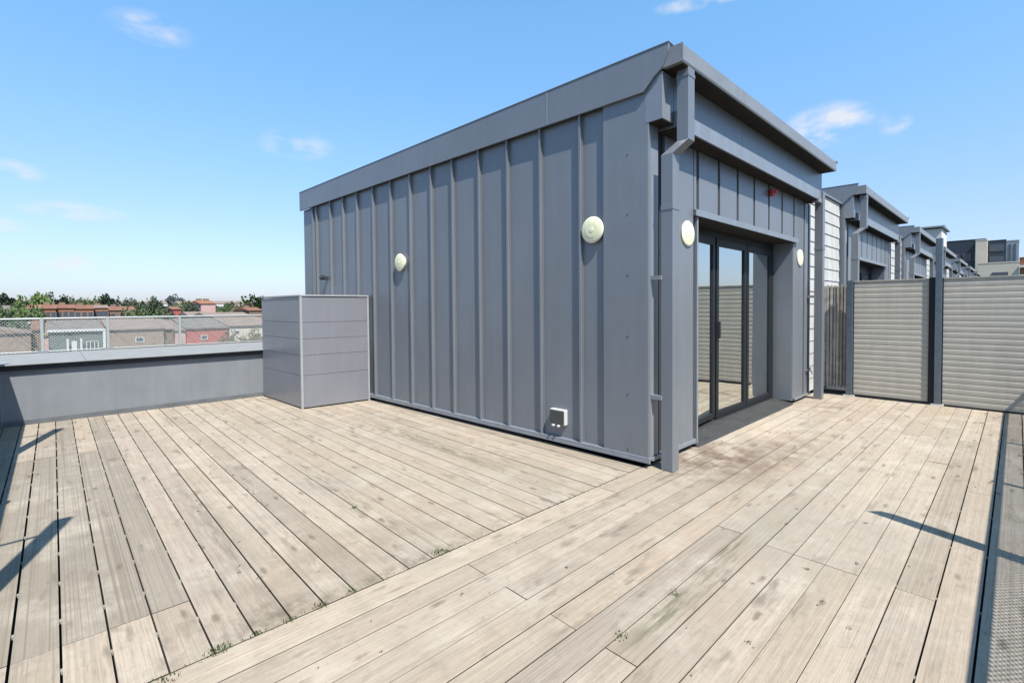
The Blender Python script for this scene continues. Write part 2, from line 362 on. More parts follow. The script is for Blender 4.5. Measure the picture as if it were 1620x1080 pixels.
for i in range(0, 19):
    ya = .03 if i == 0 else -P_ * i; yb = -P_ * (i + 1)
    g = gaps.get(i, .007); gp = gaps.get(i - 1, .003)
    xs = [X0] + joints.get(i, []) + [X1]
    for a, b in zip(xs[:-1], xs[1:]):
        zt = -.0005 + rnd.uniform(-.0012, .0012); ti = rnd.uniform(-.0006, .0006)
        e = .005 if rnd.random() < .6 else .003
        if i in (6, 12) and a < -.6 < b + 2: e = .004
        grey = .15 * rnd.random() + (.35 if i >= 14 else 0)
        db.box(a + e * .5, b - e * .5, yb + g * .5, ya - gp * .5, -.026, zt, c=board_col(grey))
tag(db.build('deck_boards_along_door', deckx, edge=edgem), 'pale timber decking running past the door', 'decking', kind='structure')
# boards running along y (left part)
db = MB(); Q = .1515
k = 0; x = -4.325
WALLX = lambda y: -math.tan(R(2.513)) * y
while x < -.02:
    xa, xb = x, x + Q
    idx = k
    g = .010 if idx < 4 else (.0075 if idx < 12 else .0055)
    if xb > -.03: xb = -.02
    segs = [.034] + ([.53] if idx <= 6 else []) + ([4.15] if idx in (2, 3, 5, 9, 16, 20) else []) + ([2.6] if idx in (11, 24) else []) + [6.16]
    for a, b in zip(segs[:-1], segs[1:]):
        grey = (.95 - .07 * abs(idx - 3) if idx < 8 else .15) if a > .1 and a < 4 else .05
        grey = max(0, grey) + .12 * rnd.random()
        zt = rnd.uniform(-.0012, .0012)
        db.box(xa + g / 2, xb - g / 2, a + .002, b - .002, -.026, zt, c=board_col(grey))
    x += Q; k += 1
tag(db.build('deck_boards_along_wall', decky, edge=edgem), 'weathered timber decking running along the side wall', 'decking', kind='structure')
# board clips seen in the wide gaps
cb = MB()
for i in range(11, 17):
    for q in range(14): xx = -4.2 + q * .7; cb.box(xx, xx + .02, -P_ * (i + 1) - .004, -P_ * (i + 1) + .004, -.02, -.006)
for q in range(8):
    for r_ in range(14): yy = .35 + r_ * .42; cb.box(-4.325 + Q * (q + 1) - .004, -4.325 + Q * (q + 1) + .004, yy, yy + .022, -.02, -.007)
tag(cb.build('deck_clips', pavem), 'small pale clips in the gaps between deck boards', 'deck clips', kind='structure')

# moss and grit in the seam
mo = MB(); gr = MB()
def tuft(mb, cx, cy, r, n, h=.012):
    for _ in range(n):
        a = rnd.random() * 6.28; d = r * rnd.random() ** .7; px, py = cx + d * math.cos(a) * 1.3, cy + d * math.sin(a); s = rnd.uniform(.0012, .0035)
        b = rnd.random() * 6.28; hh = h * rnd.random()
        mb.quad((px - s * math.cos(b), py - s * math.sin(b), 0), (px + s * math.cos(b), py + s * math.sin(b), 0), (px + s * .6 * math.cos(b + 1), py + s * .6 * math.sin(b + 1), hh + .003), (px - s * .5, py, hh + .002))
for (cx, cy, r, n) in [(-2.15, .06, .035, 120), (-3.25, .045, .04, 100), (-3.11, .04, .02, 30), (-2.97, .035, .022, 40), (-2.67, .05, .02, 25), (-2.22, .98, .025, 40), (-3.43, .0, .04, 60), (-2.1, .04, .02, 40), (-2.83, .04, .03, 50), (-1.1, .03, .02, 20), (-2.0, -1.06, .03, 40), (-1.55, -1.07, .03, 30)]:
    tuft(mo, cx, cy, r, n)
for _ in range(150):
    cx = rnd.uniform(-3.6, -.3); tuft(mo if rnd.random() < .5 else gr, cx, .034 + rnd.gauss(0, .008), .006, 2, .004)
for _ in range(34):
    tuft(gr, rnd.uniform(-4, 3.5), rnd.uniform(-2.2, -.1), .006, 5, .004)
for _ in range(40):
    tuft(gr, rnd.choice([-.93, -2.2, -3.0, -2.65]) + rnd.gauss(0, .05), rnd.uniform(.3, 5.0), .012, 7, .005)
for p in [(-.35, -1.2), (-.05, -1.18), (.02, -1.55), (-.85, -1.45), (-1.2, -1.3), (-1.65, -1.45), (-1.25, -1.72), (-1.75, -.55), (-2.3, -.35), (-.6, -1.62), (1.1, -.1), (1.25, -.12)]:
    tuft(gr, p[0], p[1], .012, 14, .006)
tag(mo.build('moss', mossm), 'green moss growing in the seam between the deck boards', 'moss', kind='stuff')
tag(gr.build('grit', grit), 'dark grit scattered over the deck boards', 'grit', kind='stuff')

# ------------------------------------------------------------------ the metal clad roof pavilion (one per flat, repeated along the row)
A = R(2.513); LW = 6.95; FX = 4.6; WH = 3.21; TOP = 3.53
def LWP(o, s, z): return (-math.sin(A) * s - math.cos(A) * o, math.cos(A) * s - math.sin(A) * o, z)     # o: metres out of the side wall
SEAMS = [.68, 1.177, 1.646, 2.105, 2.587, 3.02, 3.488, 3.97, 4.45, 4.93, 5.38, 5.83, 6.36, 6.51]
def lbox(mb, o0, o1, s0, s1, z0, z1): return mb.box(o0, o1, s0, s1, z0, z1, xf=LWP)
def make_pavilion():
    t = thing('roof_pavilion', 'grey standing seam roof pavilion nearest the camera, with glazed folding door', 'building', group='grey metal roof pavilions along the terrace row')
    # side wall with standing seams
    m = MB(); lbox(m, -.12, 0, .02, LW, .06, WH)
    for s in SEAMS:
        lbox(m, .0005, .036, s - .006, s + .006, .075, WH - .005); lbox(m, .0003, .010, s - .016, s - .0065, .075, WH - .005)
        lbox(m, .032, .042, s - .010, s + .010, .075, WH - .006)
    sw = m.build('side_wall', clad, t)
    m = MB(); lbox(m, .001, .035, -.035, .42, .075, WH - .002); cp = m.build('corner_panel', clad, t, bevel=.003)
    for z in (.13, .62, 1.13, 1.67, 2.2, 2.72):
        MB().lathe([(.0065, 0), (.0065, .003), (.003, .005)], LWP(.035, .17, z), LWP(1, 0, 0), 10).build('screw', screwm, cp)
    m = MB(); lbox(m, -.1, .045, -.045, LW + .02, .066, .094); lbox(m, .03, .048, -.048, LW + .02, .045, .067); m.build('base_trim', cladtrim, t, bevel=.002)
    # front wall left of the door, over the door, right of the door
    m = MB(); m.box(.036, .84, 0, .12, .06, 3.05); m.box(3.86, FX, 0, .12, .06, 3.05); m.box(.84, 3.86, 0, .12, 2.30, 3.05); m.box(.84, 3.86, .12, .5, 2.30, 2.42)
    m.build('front_wall', dark, t)
    m = MB(); g_ = .029
    m.box(.25, .79, -.030, -.0005, .095, 2.904); m.box(3.895, 4.29 - g_, -.030, -.0005, .075, 2.904); m.box(4.29 + g_, 4.50 - g_, -.030, -.0005, .075, 2.904); m.box(4.50 + g_, FX, -.030, -.0005, .075, 2.904)
    xs_ = [.885, 1.37, 1.86, 2.35, 2.84, 3.33, 3.82]
    m.box(.805, .885 - g_, -.030, -.0005, 2.326, 2.904); m.box(3.82 + g_, 3.894, -.030, -.0005, 2.326, 2.904)
    for xa_, xb_ in zip(xs_[:-1], xs_[1:]): m.box(xa_ + g_, xb_ - g_, -.030, -.0005, 2.326, 2.904)
    for xa_, za_ in ((3.805, .075), ): m.box(xa_, 3.894, -.030, -.0005, .075, 2.262)
    tag(m.build('front_cladding', clad, t, bevel=.002), 'grey front cladding panels with dark open joints')
    m = MB(); m.box(-.034, .125, -.034, -.001, .095, 2.94); m.build('corner_flashing', cladtrim, t, bevel=.002)
    MB().box(.02, .83, -.045, 0, .055, .094).build('front_base_trim', cladtrim, t, bevel=.002); MB().box(3.87, FX, -.045, 0, .045, .074).build('front_base_trim', cladtrim, t, bevel=.002)
    m = MB(); m.box(.842, .87, -.045, .32, .045, 2.27); m.build('jamb', cladtrim, t, bevel=.002)
    m = MB(); m.box(3.80, 3.858, -.02, .40, .045, 2.27); m.build('jamb', clad, t, bevel=.002)
    m = MB(); m.box(.79, 3.90, -.062, .32, 2.271, 2.298); m.box(.78, 3.91, -.068, -.058, 2.262, 2.325); m.build('lintel_flashing', cladtrim, t, bevel=.002)
    m = MB(); m.prism([(-.05, .0), (.40, .0), (.40, .06), (.20, .055), (-.03, .018)], .872, 3.798, lambda u, v, q: (q, u, v)); m.build('threshold', sillm, t, bevel=.003)
    # folding door: three leaves
    fr = MB(); fr.box(.872, 3.80, .225, .30, 2.185, 2.27); fr.box(3.735, 3.80, .225, .30, .06, 2.185); fr.box(.872, .90, .225, .30, .06, 2.185); fr.box(1.9, 3.735, .225, .30, .058, .09)
    fr.build('door_frame', framem, t, bevel=.003)
    for k, (xa, xb, rot) in enumerate(((.93, 1.86, 4), (1.90, 2.80, 0), (2.82, 3.72, 0))):
        piv = bpy.data.objects.new('door_leaf', None)
        lf = MB(); W = xb - xa
        lf.box(-W, -W + .065, -.025, .025, .0, 2.09); lf.box(-.075, 0, -.025, .025, .0, 2.09); lf.box(-W + .065, -.075, -.025, .025, 0, .06); lf.box(-W + .065, -.075, -.025, .025, 2.0, 2.09)
        o = lf.build('door_leaf', framem, t, bevel=.003); o.location = (xb, .245, .092); o.rotation_euler = (0, 0, R(rot))
        bpy.data.objects.remove(piv)
        g = MB(); g.box(-W + .0645, -.0745, -.006, .006, .0595, 2.0005); g.build('glass', gl, o)
        if k == 1:
            h = MB(); h.box(-W + .02, -W + .045, -.06, -.025, .92, 1.12); h.build('handle', blackm, o, bevel=.004)
    # eaves: beam, upper fascia, gutter, roof
    m = MB(); m.box(.155, 4.52, -.20, -.001, 2.915, 3.05); m.build('eaves_beam', cladtrim, t, bevel=.003)
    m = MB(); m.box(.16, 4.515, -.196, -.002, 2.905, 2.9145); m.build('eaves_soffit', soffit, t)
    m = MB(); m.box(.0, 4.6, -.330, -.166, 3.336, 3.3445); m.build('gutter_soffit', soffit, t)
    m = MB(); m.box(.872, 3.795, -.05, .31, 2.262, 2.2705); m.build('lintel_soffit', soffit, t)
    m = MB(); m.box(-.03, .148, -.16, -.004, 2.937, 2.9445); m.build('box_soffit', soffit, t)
    m = MB(); m.box(-.036, .152, -.165, -.002, 2.945, 3.33); m.build('eaves_box', cladtrim, t, bevel=.003)
    m = MB()
    for a, b in ((.156, 1.62), (1.626, 3.12), (3.126, FX + .03)): m.box(a, b, -.165, .0, 3.052, 3.345)
    m.build('upper_fascia', clad, t)
    m = MB(); m.prism([(-.17, 3.345), (-.335, 3.345), (-.342, 3.36), (-.346, 3.475), (-.338, 3.475), (-.33, 3.37), (-.20, 3.37), (-.19, 3.50), (-.17, 3.50)], -.04, 4.63, lambda u, v, q: (q, u, v))
    m.box(-.044, -.040, -.346, -.17, 3.345, 3.49); m.box(4.63, 4.634, -.346, -.17, 3.345, 3.475); m.box(4.62, 4.66, -.36, -.345, 3.462, 3.49)
    m.build('gutter', gutterm, t)
    m = MB(); m.prism([(-.225, 3.531), (-.222, 3.46), (-.172, 3.35), (-.095, 3.295), (-.0, WH - .01), (LW + .03, WH - .01), (LW + .03, 3.531)], .0355, .065, lambda u, v, q: LWP(q, u, v))
    lbox(m, -.02, .07, -.23, LW + .035, 3.531, 3.540); m.build('roof_fascia', clad, t, bevel=.002)
    m = MB(); 
    for s in (1.05,): lbox(m, .0652, .068, s, s + .012, WH, 3.53)
    m.build('fascia_joint', cladtrim, t)
    m = MB(); m.quad(LWP(-.0, -.17, 3.49), (4.62, -.17, 3.49), (4.62, 6.95, 3.51), LWP(0, LW, 3.51)); m.quad(LWP(-.0, -.17, 3.40), (4.62, -.17, 3.40), (4.62, 6.95, 3.41), LWP(0, LW, 3.41)); m.build('roof', stuccom, t)
    m = MB(); m.box(-.2, 4.6, 6.80, 6.93, .0, 3.4); m.box(FX - .11, FX - .001, .13, 6.8, 0, 3.4); m.build('rear_walls', clad, t)
    m = MB(); m.box(.02, FX, .125, .13, 2.45, 3.4); m.box(.3, 4.4, .13, 6.7, 2.46, 2.50); m.box(.1, 4.48, 4.6, 4.7, .05, 2.45); m.build('room_walls', roomw, t)
    m = MB(); m.box(.14, 4.48, .41, 4.6, .03, .06); m.build('room_floor', roomf, t)
    m = MB()
    for q in range(26): xx = 2.98 + q * .028; m.box(xx, xx + .02, .50 + .02 * math.sin(q * 1.9), .54 + .02 * math.sin(q * 1.9), .08, 2.25)
    m.build('curtain', curtain, t)
    # downpipes
    def downpipe(px0, upper):
        d = MB()
        d.box(px0, px0 + .11, -.225, -.12, .002, 2.66)
        d.box(px0 - .004, px0 + .114, -.229, -.116, 2.20, 2.24)
        if upper:
            d.box(px0 + .05, px0 + .16, -.335, -.235, 2.76, 3.344); d.box(px0 + .046, px0 + .164, -.339, -.231, 3.27, 3.30)
            for (a, b) in (((px0 - .002, 2.655), (px0 + .048, 2.765)),):
                q0 = [(px0, -.225, 2.66), (px0 + .11, -.225, 2.66), (px0 + .11, -.12, 2.66), (px0, -.12, 2.66)]
                q1 = [(px0 + .05, -.335, 2.76), (px0 + .16, -.335, 2.76), (px0 + .16, -.235, 2.76), (px0 + .05, -.235, 2.76)]
                for e in range(4): f_ = (e + 1) % 4; d.quad(q0[e], q0[f_], q1[f_], q1[e])
        else:
            d.box(px0, px0 + .11, -.2251, -.1201, 2.66, 3.05)
        o = d.build('downpipe', clad, t, bevel=.002)
        for z in (.60, 1.62) if upper else (1.5,): MB().box(px0 - .02, px0 + .02, -.13, -.035, z, z + .035).build('bracket', gutterm, o)
        return o
    downpipe(.02, True)
    o = downpipe(4.46, False)
    h = MB(); h.box(4.30, 4.458, -.21, -.13, 2.88, 2.94); h.build('outlet', gutterm, o)
    # overflow trough linking wall and pipe
    return t
pav = make_pavilion()
PITCH = 6.70
ordn = ['second', 'third', 'fourth', 'fifth', 'sixth', 'seventh']
for k in range(6):
    c = copy_tree(pav); c.location = (PITCH * (k + 1), 0, 0)
    c['label'] = ordn[k] + ' grey metal roof pavilion along the row, ' + ['directly behind the slatted screen', 'one beyond the screened neighbour', 'seen over the tall screen post', 'small and far down the row', 'farther still, only its eaves showing', 'last and smallest of the row'][k]

# white boarded party walls between the pavilions
def party_wall():
    t = thing('party_wall', 'white boarded party wall just right of the near pavilion', 'wall', (FX + .01, 0, 0), group='white boarded party walls between the pavilions')
    m = MB()
    z = .05; k = 0
    while z < 3.2:
        z1 = min(z + .195, 3.2); m.prism([(.09, z), (.028, z + .001), (.040, z1 - .004), (.09, z1 - .004)], 0, 1.98, lambda u, v, q: (q, u, v)); z = z1
    m.build('boards', whiteclad, t)
    m = MB(); m.box(0, 1.98, .0905, .3, 0, 3.2); m.build('core', whiteclad, t)
    m = MB(); m.box(-.005, 2.02, .01, .32, 3.203, 3.24); m.build('coping', cladtrim, t, bevel=.003)
    return t
pw = party_wall()
for k in range(5):
    c = copy_tree(pw); c.location = (FX + .01 + PITCH * (k + 1), 0, 0); c['label'] = 'white boarded party wall right of the %s pavilion of the row' % ordn[k]

# ------------------------------------------------------------------ fittings on the near pavilion
def wall_lamp(p, n, label):
    t = thing('wall_lamp', label, 'wall lamp', p, group='round bulkhead wall lamps')
    m = MB(); m.lathe([(.095, 0), (.099, .020), (.117, .028), (.122, .040), (.112, .050), (.092, .052)], (0, 0, 0), n, 36); m.build('lamp_body', lampw, t, smooth=True)
    m = MB(); m.lathe([(.091, .0515), (.084, .054), (.06, .057), (.02, .058), (.004, .0582)], (0, 0, 0), n, 36); lz = m.build('lens', lens, t, smooth=True)
    m = MB(); m.lathe([(.026, .057), (.026, .060), (.02, .061)], (0, 0, 0), n, 16); m.build('center_cap', lampw, lz, smooth=True)
    return t
nl = (-math.cos(A), -math.sin(A), 0)
wall_lamp(LWP(.0, .535, 2.11), nl, 'round cream wall lamp on the side wall, near the corner panel')
wall_lamp(LWP(.0, 3.74, 2.03), nl, 'round cream wall lamp halfway along the side wall')
wall_lamp((.665, 0, 2.08), (0, -1, 0), 'round cream wall lamp left of the glass door, by the downpipe')
wall_lamp((4.08, 0, 2.07), (0, -1, 0), 'round cream wall lamp right of the glass door')
t = thing('outdoor_socket', 'smoked and white outdoor power socket low on the side wall', 'power socket', LWP(0, .955, .225))
def sb(mb, o0, o1, s0, s1, z0, z1): mb.box(o0, o1, s0, s1, z0, z1, xf=lambda o, s, z: (-math.cos(A) * o - math.sin(A) * s, -math.sin(A) * o + math.cos(A) * s, z)); return mb
sb(MB(), 0, .050, -.092, .092, 0, .150).build('back_box', whitep, t, bevel=.004)
sb(MB(), .0505, .066, -.088, .084, .006, .142).build('cover', smoke, t, bevel=.006)
sb(MB(), .06, .085, -.045, -.02, -.016, .002).build('cable_gland', whitep, t, bevel=.003); sb(MB(), .06, .085, .02, .045, -.016, .002).build('cable_gland', whitep, t, bevel=.003)
t = thing('sensor_fitting', 'small black sensor high on the far end of the side wall', 'sensor', LWP(0, 6.03, 1.92))
sb(MB(), 0, .06, -.03, .03, -.03, .03).build('base', blackm, t, bevel=.004)
m = MB(); m.lathe([(.03, .05), (.045, .08), (.045, .12), (.02, .14)], (0, 0, .01), nl, 16); sb(m, .07, .12, -.08, -.03, -.01, .03); m.build('head', blackm, t, smooth=True)
t = thing('alarm_beacon', 'small red alarm beacon under the eaves above the door', 'alarm', (2.84, -.04, 2.76))
MB().box(-.038, .038, -.05, .0, 0, .085).build('housing', redm, t, bevel=.012)
m = MB(); m.lathe([(.024, 0), (.024, .022), (.014, .034)], (0, -.05, .045), (0, -1, 0), 16); m.build('lens', redm, t, smooth=True)
t = thing('outside_tap', 'small outside tap beside the white boarded wall', 'tap', (4.42, -.02, .42))
m = MB(); m.bar((0, 0, 0), (0, -.09, 0), .011, 10); m.bar((0, -.08, 0), (0, -.10, -.05), .010, 10); m.build('spout', gutterm, t, smooth=True)
m = MB(); m.box(-.04, .04, -.075, -.055, .028, .04); m.bar((0, -.06, 0), (0, -.06, .03), .008, 8); m.build('handle', blackm, t)
m = MB(); m.box(-.05, .05, .005, .019, -.07, .07); m.build('back_plate', whitep, t)

# ------------------------------------------------------------------ panelled enclosure against the side wall
t = thing('plant_enclosure', 'shoulder high grey panelled plant enclosure between parapet and side wall', 'enclosure', (-1.24, 4.63, 0))
E = 1.585
xr, yl = .96, 1.50
lev = [.03, .50, .73, .965, 1.22, 1.56]
lev = [.02, .47, .75, .98, 1.21, 1.565]
for nm, xf in (('front_panel', lambda u, v, z: (u, v - .06 * u / .96, z)), ('side_panel', lambda u, v, z: (v - .04 * u, u, z))):
    m = MB(); ln = xr - .002 if nm == 'front_panel' else yl
    for a, b in zip(lev[:-1], lev[1:]): m.box(.022, ln, .004 + rnd.uniform(0, .003), .02, a, b - .0045, xf=xf)
    m.build(nm, encm, t)
m = MB(); m.box(.022, xr + .0, .0205, .04, .02, 1.56, xf=lambda u, v, z: (u, v - .06 * u / .96, z)); m.box(.0205, .04, .045, yl, .02, 1.56, xf=lambda u, v, z: (u - .04 * v, v, z)); m.build('backing', dark, t)
MB().box(-.006, .024, -.006, .024, .0, 1.57).build('corner_trim', enctrim, t, bevel=.002); MB().box(xr - .0, xr + .028, -.066, -.036, .0, 1.57).build('corner_trim', enctrim, t, bevel=.002)
m = MB(); m.prism([(-.008, -.008), (xr + .03, -.07), (xr + .03, yl), (-.008 - .06, yl)], 1.571, 1.592, lambda u, v, q: (u, v, q)); m.build('lid', enctrim, t, bevel=.002)
m = MB(); m.box(.03, xr - .03, .03, yl, .0, .018, xf=lambda u, v, z: (u - .03 * v, v, z)); m.build('plinth', dark, t)

# ------------------------------------------------------------------ parapet with ledge, wire fence on it
t = thing('parapet_wall', 'low grey rendered parapet wall with a broad ledge at the far end of the deck', 'wall', (0, 6.15, 0))
m = MB(); m.box(-5.2, -.05, .03, 1.95, -.04, .675); m.build('wall', parapetm, t, bevel=.004)
m = MB(); m.box(-5.2, -.05, .010, .028, -.001, .06); m.build('skirting', skirtm, t)
m = MB()
for a, b in ((-5.25, -3.42), (-3.417, -1.6), (-1.597, -.05)): m.box(a, b, -.062, 2.0, .741, .755)
m.build('coping', copem, t, bevel=.003)
m = MB(); m.box(-5.2, -.05, -.012, 1.9, .676, .7405); m.build('shaded_coping_bed', copeshadem, t)  # band under the coping, painted dark as the overhang's shadow
FY = 8.05
t = thing('wire_fence', 'galvanised chain link fence with posts standing on the parapet ledge', 'fence', (0, FY, .756))
m = MB(); h = .52; p = .042; L0, L1 = -5.2, 1.5
n_ = int((L1 - L0 + h) / p)
for k in range(n_):
    x0 = L0 - h + k * p
    for sgn in (0, 1):
        a = (x0, 0); b = (x0 + h, h)
        # clip to panel
        ca = max(L0, x0); cb_ = min(L1, x0 + h)
        if cb_ <= ca: continue
        za, zb = ca - x0, cb_ - x0
        if sgn: za, zb = h - za, h - zb
        m.bar((ca, .004 * sgn, za), (cb_, .004 * sgn, zb), .0032, 3)
m.build('mesh', meshm, t)
m = MB(); m.bar((L0, 0, h), (L1, 0, h), .016, 10); m.build('top_rail', meshm, t, smooth=True)
m = MB(); m.bar((L0, 0, .02), (L1, 0, .02), .010, 10); m.build('bottom_rail', meshm, t, smooth=True)
for x in (-5.0, -3.84, -3.07, -2.09, -.6, .9):
    m = MB(); m.box(x - .018, x + .018, -.018, .018, 0, h + .01); po = m.build('post', meshm, t)
    m = MB(); m.box(x - .06, x + .06, -.07, .05, 0, .03); m.build('foot', gutterm, po)

# ------------------------------------------------------------------ railings just outside the frame (they cast the mesh shadows)
def railing(name, label, p0, p1, h, posts, tall, tallh, arm=False):
    t = thing(name, label, 'railing', p0, group='dark wire mesh railings round the terrace')
    p0 = Vector(p0); p1 = Vector(p1); d = (p1 - p0); Ln = d.length; d.normalize()
    q = lambda s, z, o=0: tuple(d * s + Vector((0, 0, z)) + Vector((-d.y, d.x, 0)) * o)
    m = MB(); m.box(0, Ln, -.018, .018, h - .045, h, xf=lambda a, b, c: q(a, c, b)); m.build('top_rail', railm, t, bevel=.008)
    m = MB(); m.box(0, Ln, -.015, .015, .05, .08, xf=lambda a, b, c: q(a, c, b)); m.build('bottom_rail', railm, t)
    m = MB(); p_ = .034; H = h - .13
    k = 0
    while k * p_ < Ln + H:
        x0 = -H + k * p_; ca = max(0, x0); cb_ = min(Ln, x0 + H)
        if cb_ > ca:
            m.bar(q(ca, .07 + ca - x0), q(cb_, .07 + cb_ - x0), .0030, 3)
            m.bar(q(ca, .07 + H - ca + x0), q(cb_, .07 + H - cb_ + x0), .0030, 3)
        k += 1
    m.build('mesh', railm, t)
    for s in posts: MB().box(s - .02, s + .02, -.034, .026, -.04, h + .004, xf=lambda a, b, c: q(a, c, b)).build('post', railm, t, bevel=.002)
    for s in tall:
        m = MB(); m.prism([(-.045, 0), (.045, 0), (.045, tallh - .10), (-.045, tallh)], -.04, .04, lambda u, v, w_: q(s + u, v, w_)); o = m.build('tall_post', railm, t)
        if arm: m = MB(); m.bar(q(s, 2.25, .03), q(s, 2.2, .5), .014, 8); m.build('arm', railm, o)
    return t
railing('terrace_railing', 'dark mesh railing along the left edge of the terrace', (-4.225, -2.80, 0), (-4.225, 6.08, 0), 1.08, [.02, 1.5, 5.0, 8.85], [3.33, 6.73], 2.66, True)
railing('terrace_railing', 'dark mesh railing along the right edge of the terrace', (-4.2, -2.80, 0), (5.05, -2.80, 0), 1.08, [1.0, 2.6, 5.6, 7.2, 9.3], [4.10], 1.93)
m = MB(); m.box(-.012, .012, -.012, .012, 0, 1.12); m.box(-.02, .02, -.02, .02, 1.12, 1.135)
o = m.build('railing_end_post', gutterm, None, loc=(-4.196, 6.05, 0)); tag(o, 'slim grey end post in the left corner by the parapet', 'post')

# ------------------------------------------------------------------ slatted privacy screen across the terrace
t = thing('privacy_screen', 'grey slatted privacy screen closing the terrace on the right', 'screen', (5.10, 0, 0))
def slat_panel(y0, y1, z0, z1, pitch, name='slat_panel'):
    m = MB(); z = z0
    while z < z1 - .01:
        ze = min(z + pitch, z1)
        prof = [(.03, z), (.0, z + .001), (-.0035, z + .006), (-.0055, z + pitch * .5), (-.0045, ze - .011), (-.0015, ze - .004), (.0, ze), (.03, ze)]
        m.prism(prof, y0, y1, lambda u, v, q: (u, q, v)); z = ze
    return m.build(name, fencem, t)
slat_panel(-1.352, -.482, .03, 1.735, .0765)
slat_panel(-2.95, -1.492, .015, 1.735, .0765)
for (y0, y1, z0, zt) in ((-.482, -.40, .03, 1.76), (-1.492, -1.42, .02, 2.29)):
    m = MB(); m.box(-.05, .05, y0, y1, z0, zt); o = m.build('post', postm, t, bevel=.004)
    m = MB(); m.box(-.07, .07, y0 - .03, y1 + .03, 0, .018); m.build('foot_plate', whitep, o)
m = MB(); m.box(-.02, .03, -1.42, -1.354, .02, 1.76); m.build('channel', framem, t)
for q_ in ((-.022, -.002, -.492, -.483, .02, 1.75), (-.022, -.002, -1.505, -1.493, .02, 1.75), (-.016, .034, -1.35, -.49, .005, .028), (-.016, .034, -2.95, -1.5, .0, .013)): MB().box(*q_).build('edge_trim', framem, t)
MB().box(-.0145, .03, -2.95, -1.495, 1.737, 1.75).build('top_cap', fencem, t); MB().box(-.0145, .03, -1.352, -.482, 1.737, 1.75).build('top_cap', fencem, t)
t = thing('vertical_slat_screen', 'narrow weathered screen of upright slats between white wall and grey post', 'screen', (5.22, 0, 0))
m = MB(); y = -.40
while y < -.05:
    d_ = rnd.uniform(0, .02); m.box(d_ - .01, .03, y, y + rnd.choice([.022, .03, .038]), .09, 1.70 + rnd.uniform(-.012, .012)); y += .044
m.build('slats', fencev, t)
m = MB(); m.box(.031, .05, -.41, -.04, .12, 1.68); m.build('backing', fencev, t)
m = MB(); m.box(-.01, .05, -.41, -.02, .0, .05); m.build('base', dark, t)

# ------------------------------------------------------------------ low buildings across the street, seen through the wire fence
def far_box(name, mt, x0, x1, y0, y1, z0, z1, parent): return MB().box(x0, x1, y0, y1, z0, z1).build(name, mt, parent)
def gable(name, mt, x0, x1, y0, y1, z, h, parent, along='x', ov=.15):
    m = MB()
    if along == 'x': m.prism([(y0 - ov, z), (y1 + ov, z), ((y0 + y1) / 2, z + h)], x0 - ov, x1 + ov, lambda u, v, q: (q, u, v))
    else: m.prism([(x0 - ov, z), (x1 + ov, z), ((x0 + x1) / 2, z + h)], y0 - ov, y1 + ov, lambda u, v, q: (u, q, v))
    return m.build(name, mt, parent)
def window(parent, x0, x1, y, z0, z1, bars=1, fm=None):
    m = MB(); f = .05
    m.box(x0, x1, y - .05, y + .02, z0, z0 + f); m.box(x0, x1, y - .05, y + .02, z1 - f, z1); m.box(x0, x0 + f, y - .05, y + .02, z0 + f, z1 - f); m.box(x1 - f, x1, y - .05, y + .02, z0 + f, z1 - f)
    for b in range(bars): xm = x0 + (x1 - x0) * (b + 1) / (bars + 1); m.box(xm - f / 2, xm + f / 2, y - .045, y + .02, z0 + f, z1 - f)
    o = m.build('window', fm or whitep, parent); MB().box(x0 + .02, x1 - .02, y - .012, y + .01, z0 + .02, z1 - .02).build('pane', winm, o); return o
G = -3.1; FYB = 50.
def low_house(label, wall, x0, x1, top, roofm, y=FYB, gab=None):
    top += .42
    t = thing('low_house', label, 'house', ((x0 + x1) / 2, y, G)); cx = (x0 + x1) / 2
    MB().box(x0 - cx, x1 - cx, 0, 7, 0, top - G).build('wall', wall, t)
    if gab: gable('roof', roofm, x0 - cx, x1 - cx, 0, 7, top - G, gab, t, 'y')
    else: MB().prism([(-.15, top - G), (7, top - G + .8), (7, top - G + .6), (-.15, top - G - .1)], x0 - cx - .1, x1 - cx + .1, lambda u, v, q: (q, u, v)).build('roof', roofm, t)
    return t, cx
# left brown house with gable, px 0-50
t, cx = low_house('pinkish brown brick house with low gable at the far left behind the fence', brickp, -9.6, -5.0, -.75, pale_roof, gab=.5)
t, cx = low_house('narrow dark brick link between the brown gabled house and grey house', brickd, -4.95, -4.42, -.45, tile, y=50.6)
t, cx = low_house('pale pink rendered strip house left of the grey house', pinkr, -4.38, -4.02, -.9, pale_roof, y=50.3)
# grey house with white door and window, px 75-165
t, cx = low_house('grey green rendered house with white columns, door and window', greyr, -3.98, -.72, -.68, slate)
MB().box(-3.98 - cx - .1, -.72 - cx + .1, -.18, -.02, -.30 - G, -.12 - G).build('cornice', whitep, t)
MB().box(-3.98 - cx - .1, -.72 - cx + .1, -.22, -.02, .0, .16).build('plinth', whitep, t)
MB().box(-.78 - cx, -.60 - cx, -.16, -.02, .16, -.3 - G).build('corner_column', whitep, t)
for a in (-3.0, -2.2): MB().box(a - cx, a + .13 - cx, -.5, -.37, .0, -.85 - G).build('porch_column', whitep, t)
d = MB().box(-2.70 - cx, -2.38 - cx, -.06, -.015, .0, -1.05 - G).build('door', whitep, t); MB().box(-2.46 - cx, -2.43 - cx, -.1, -.06, 1, 1.06).build('handle', blackm, d)
window(t, -1.82 - cx, -1.06 - cx, 0, -1.95 - G, -1.12 - G, 2)
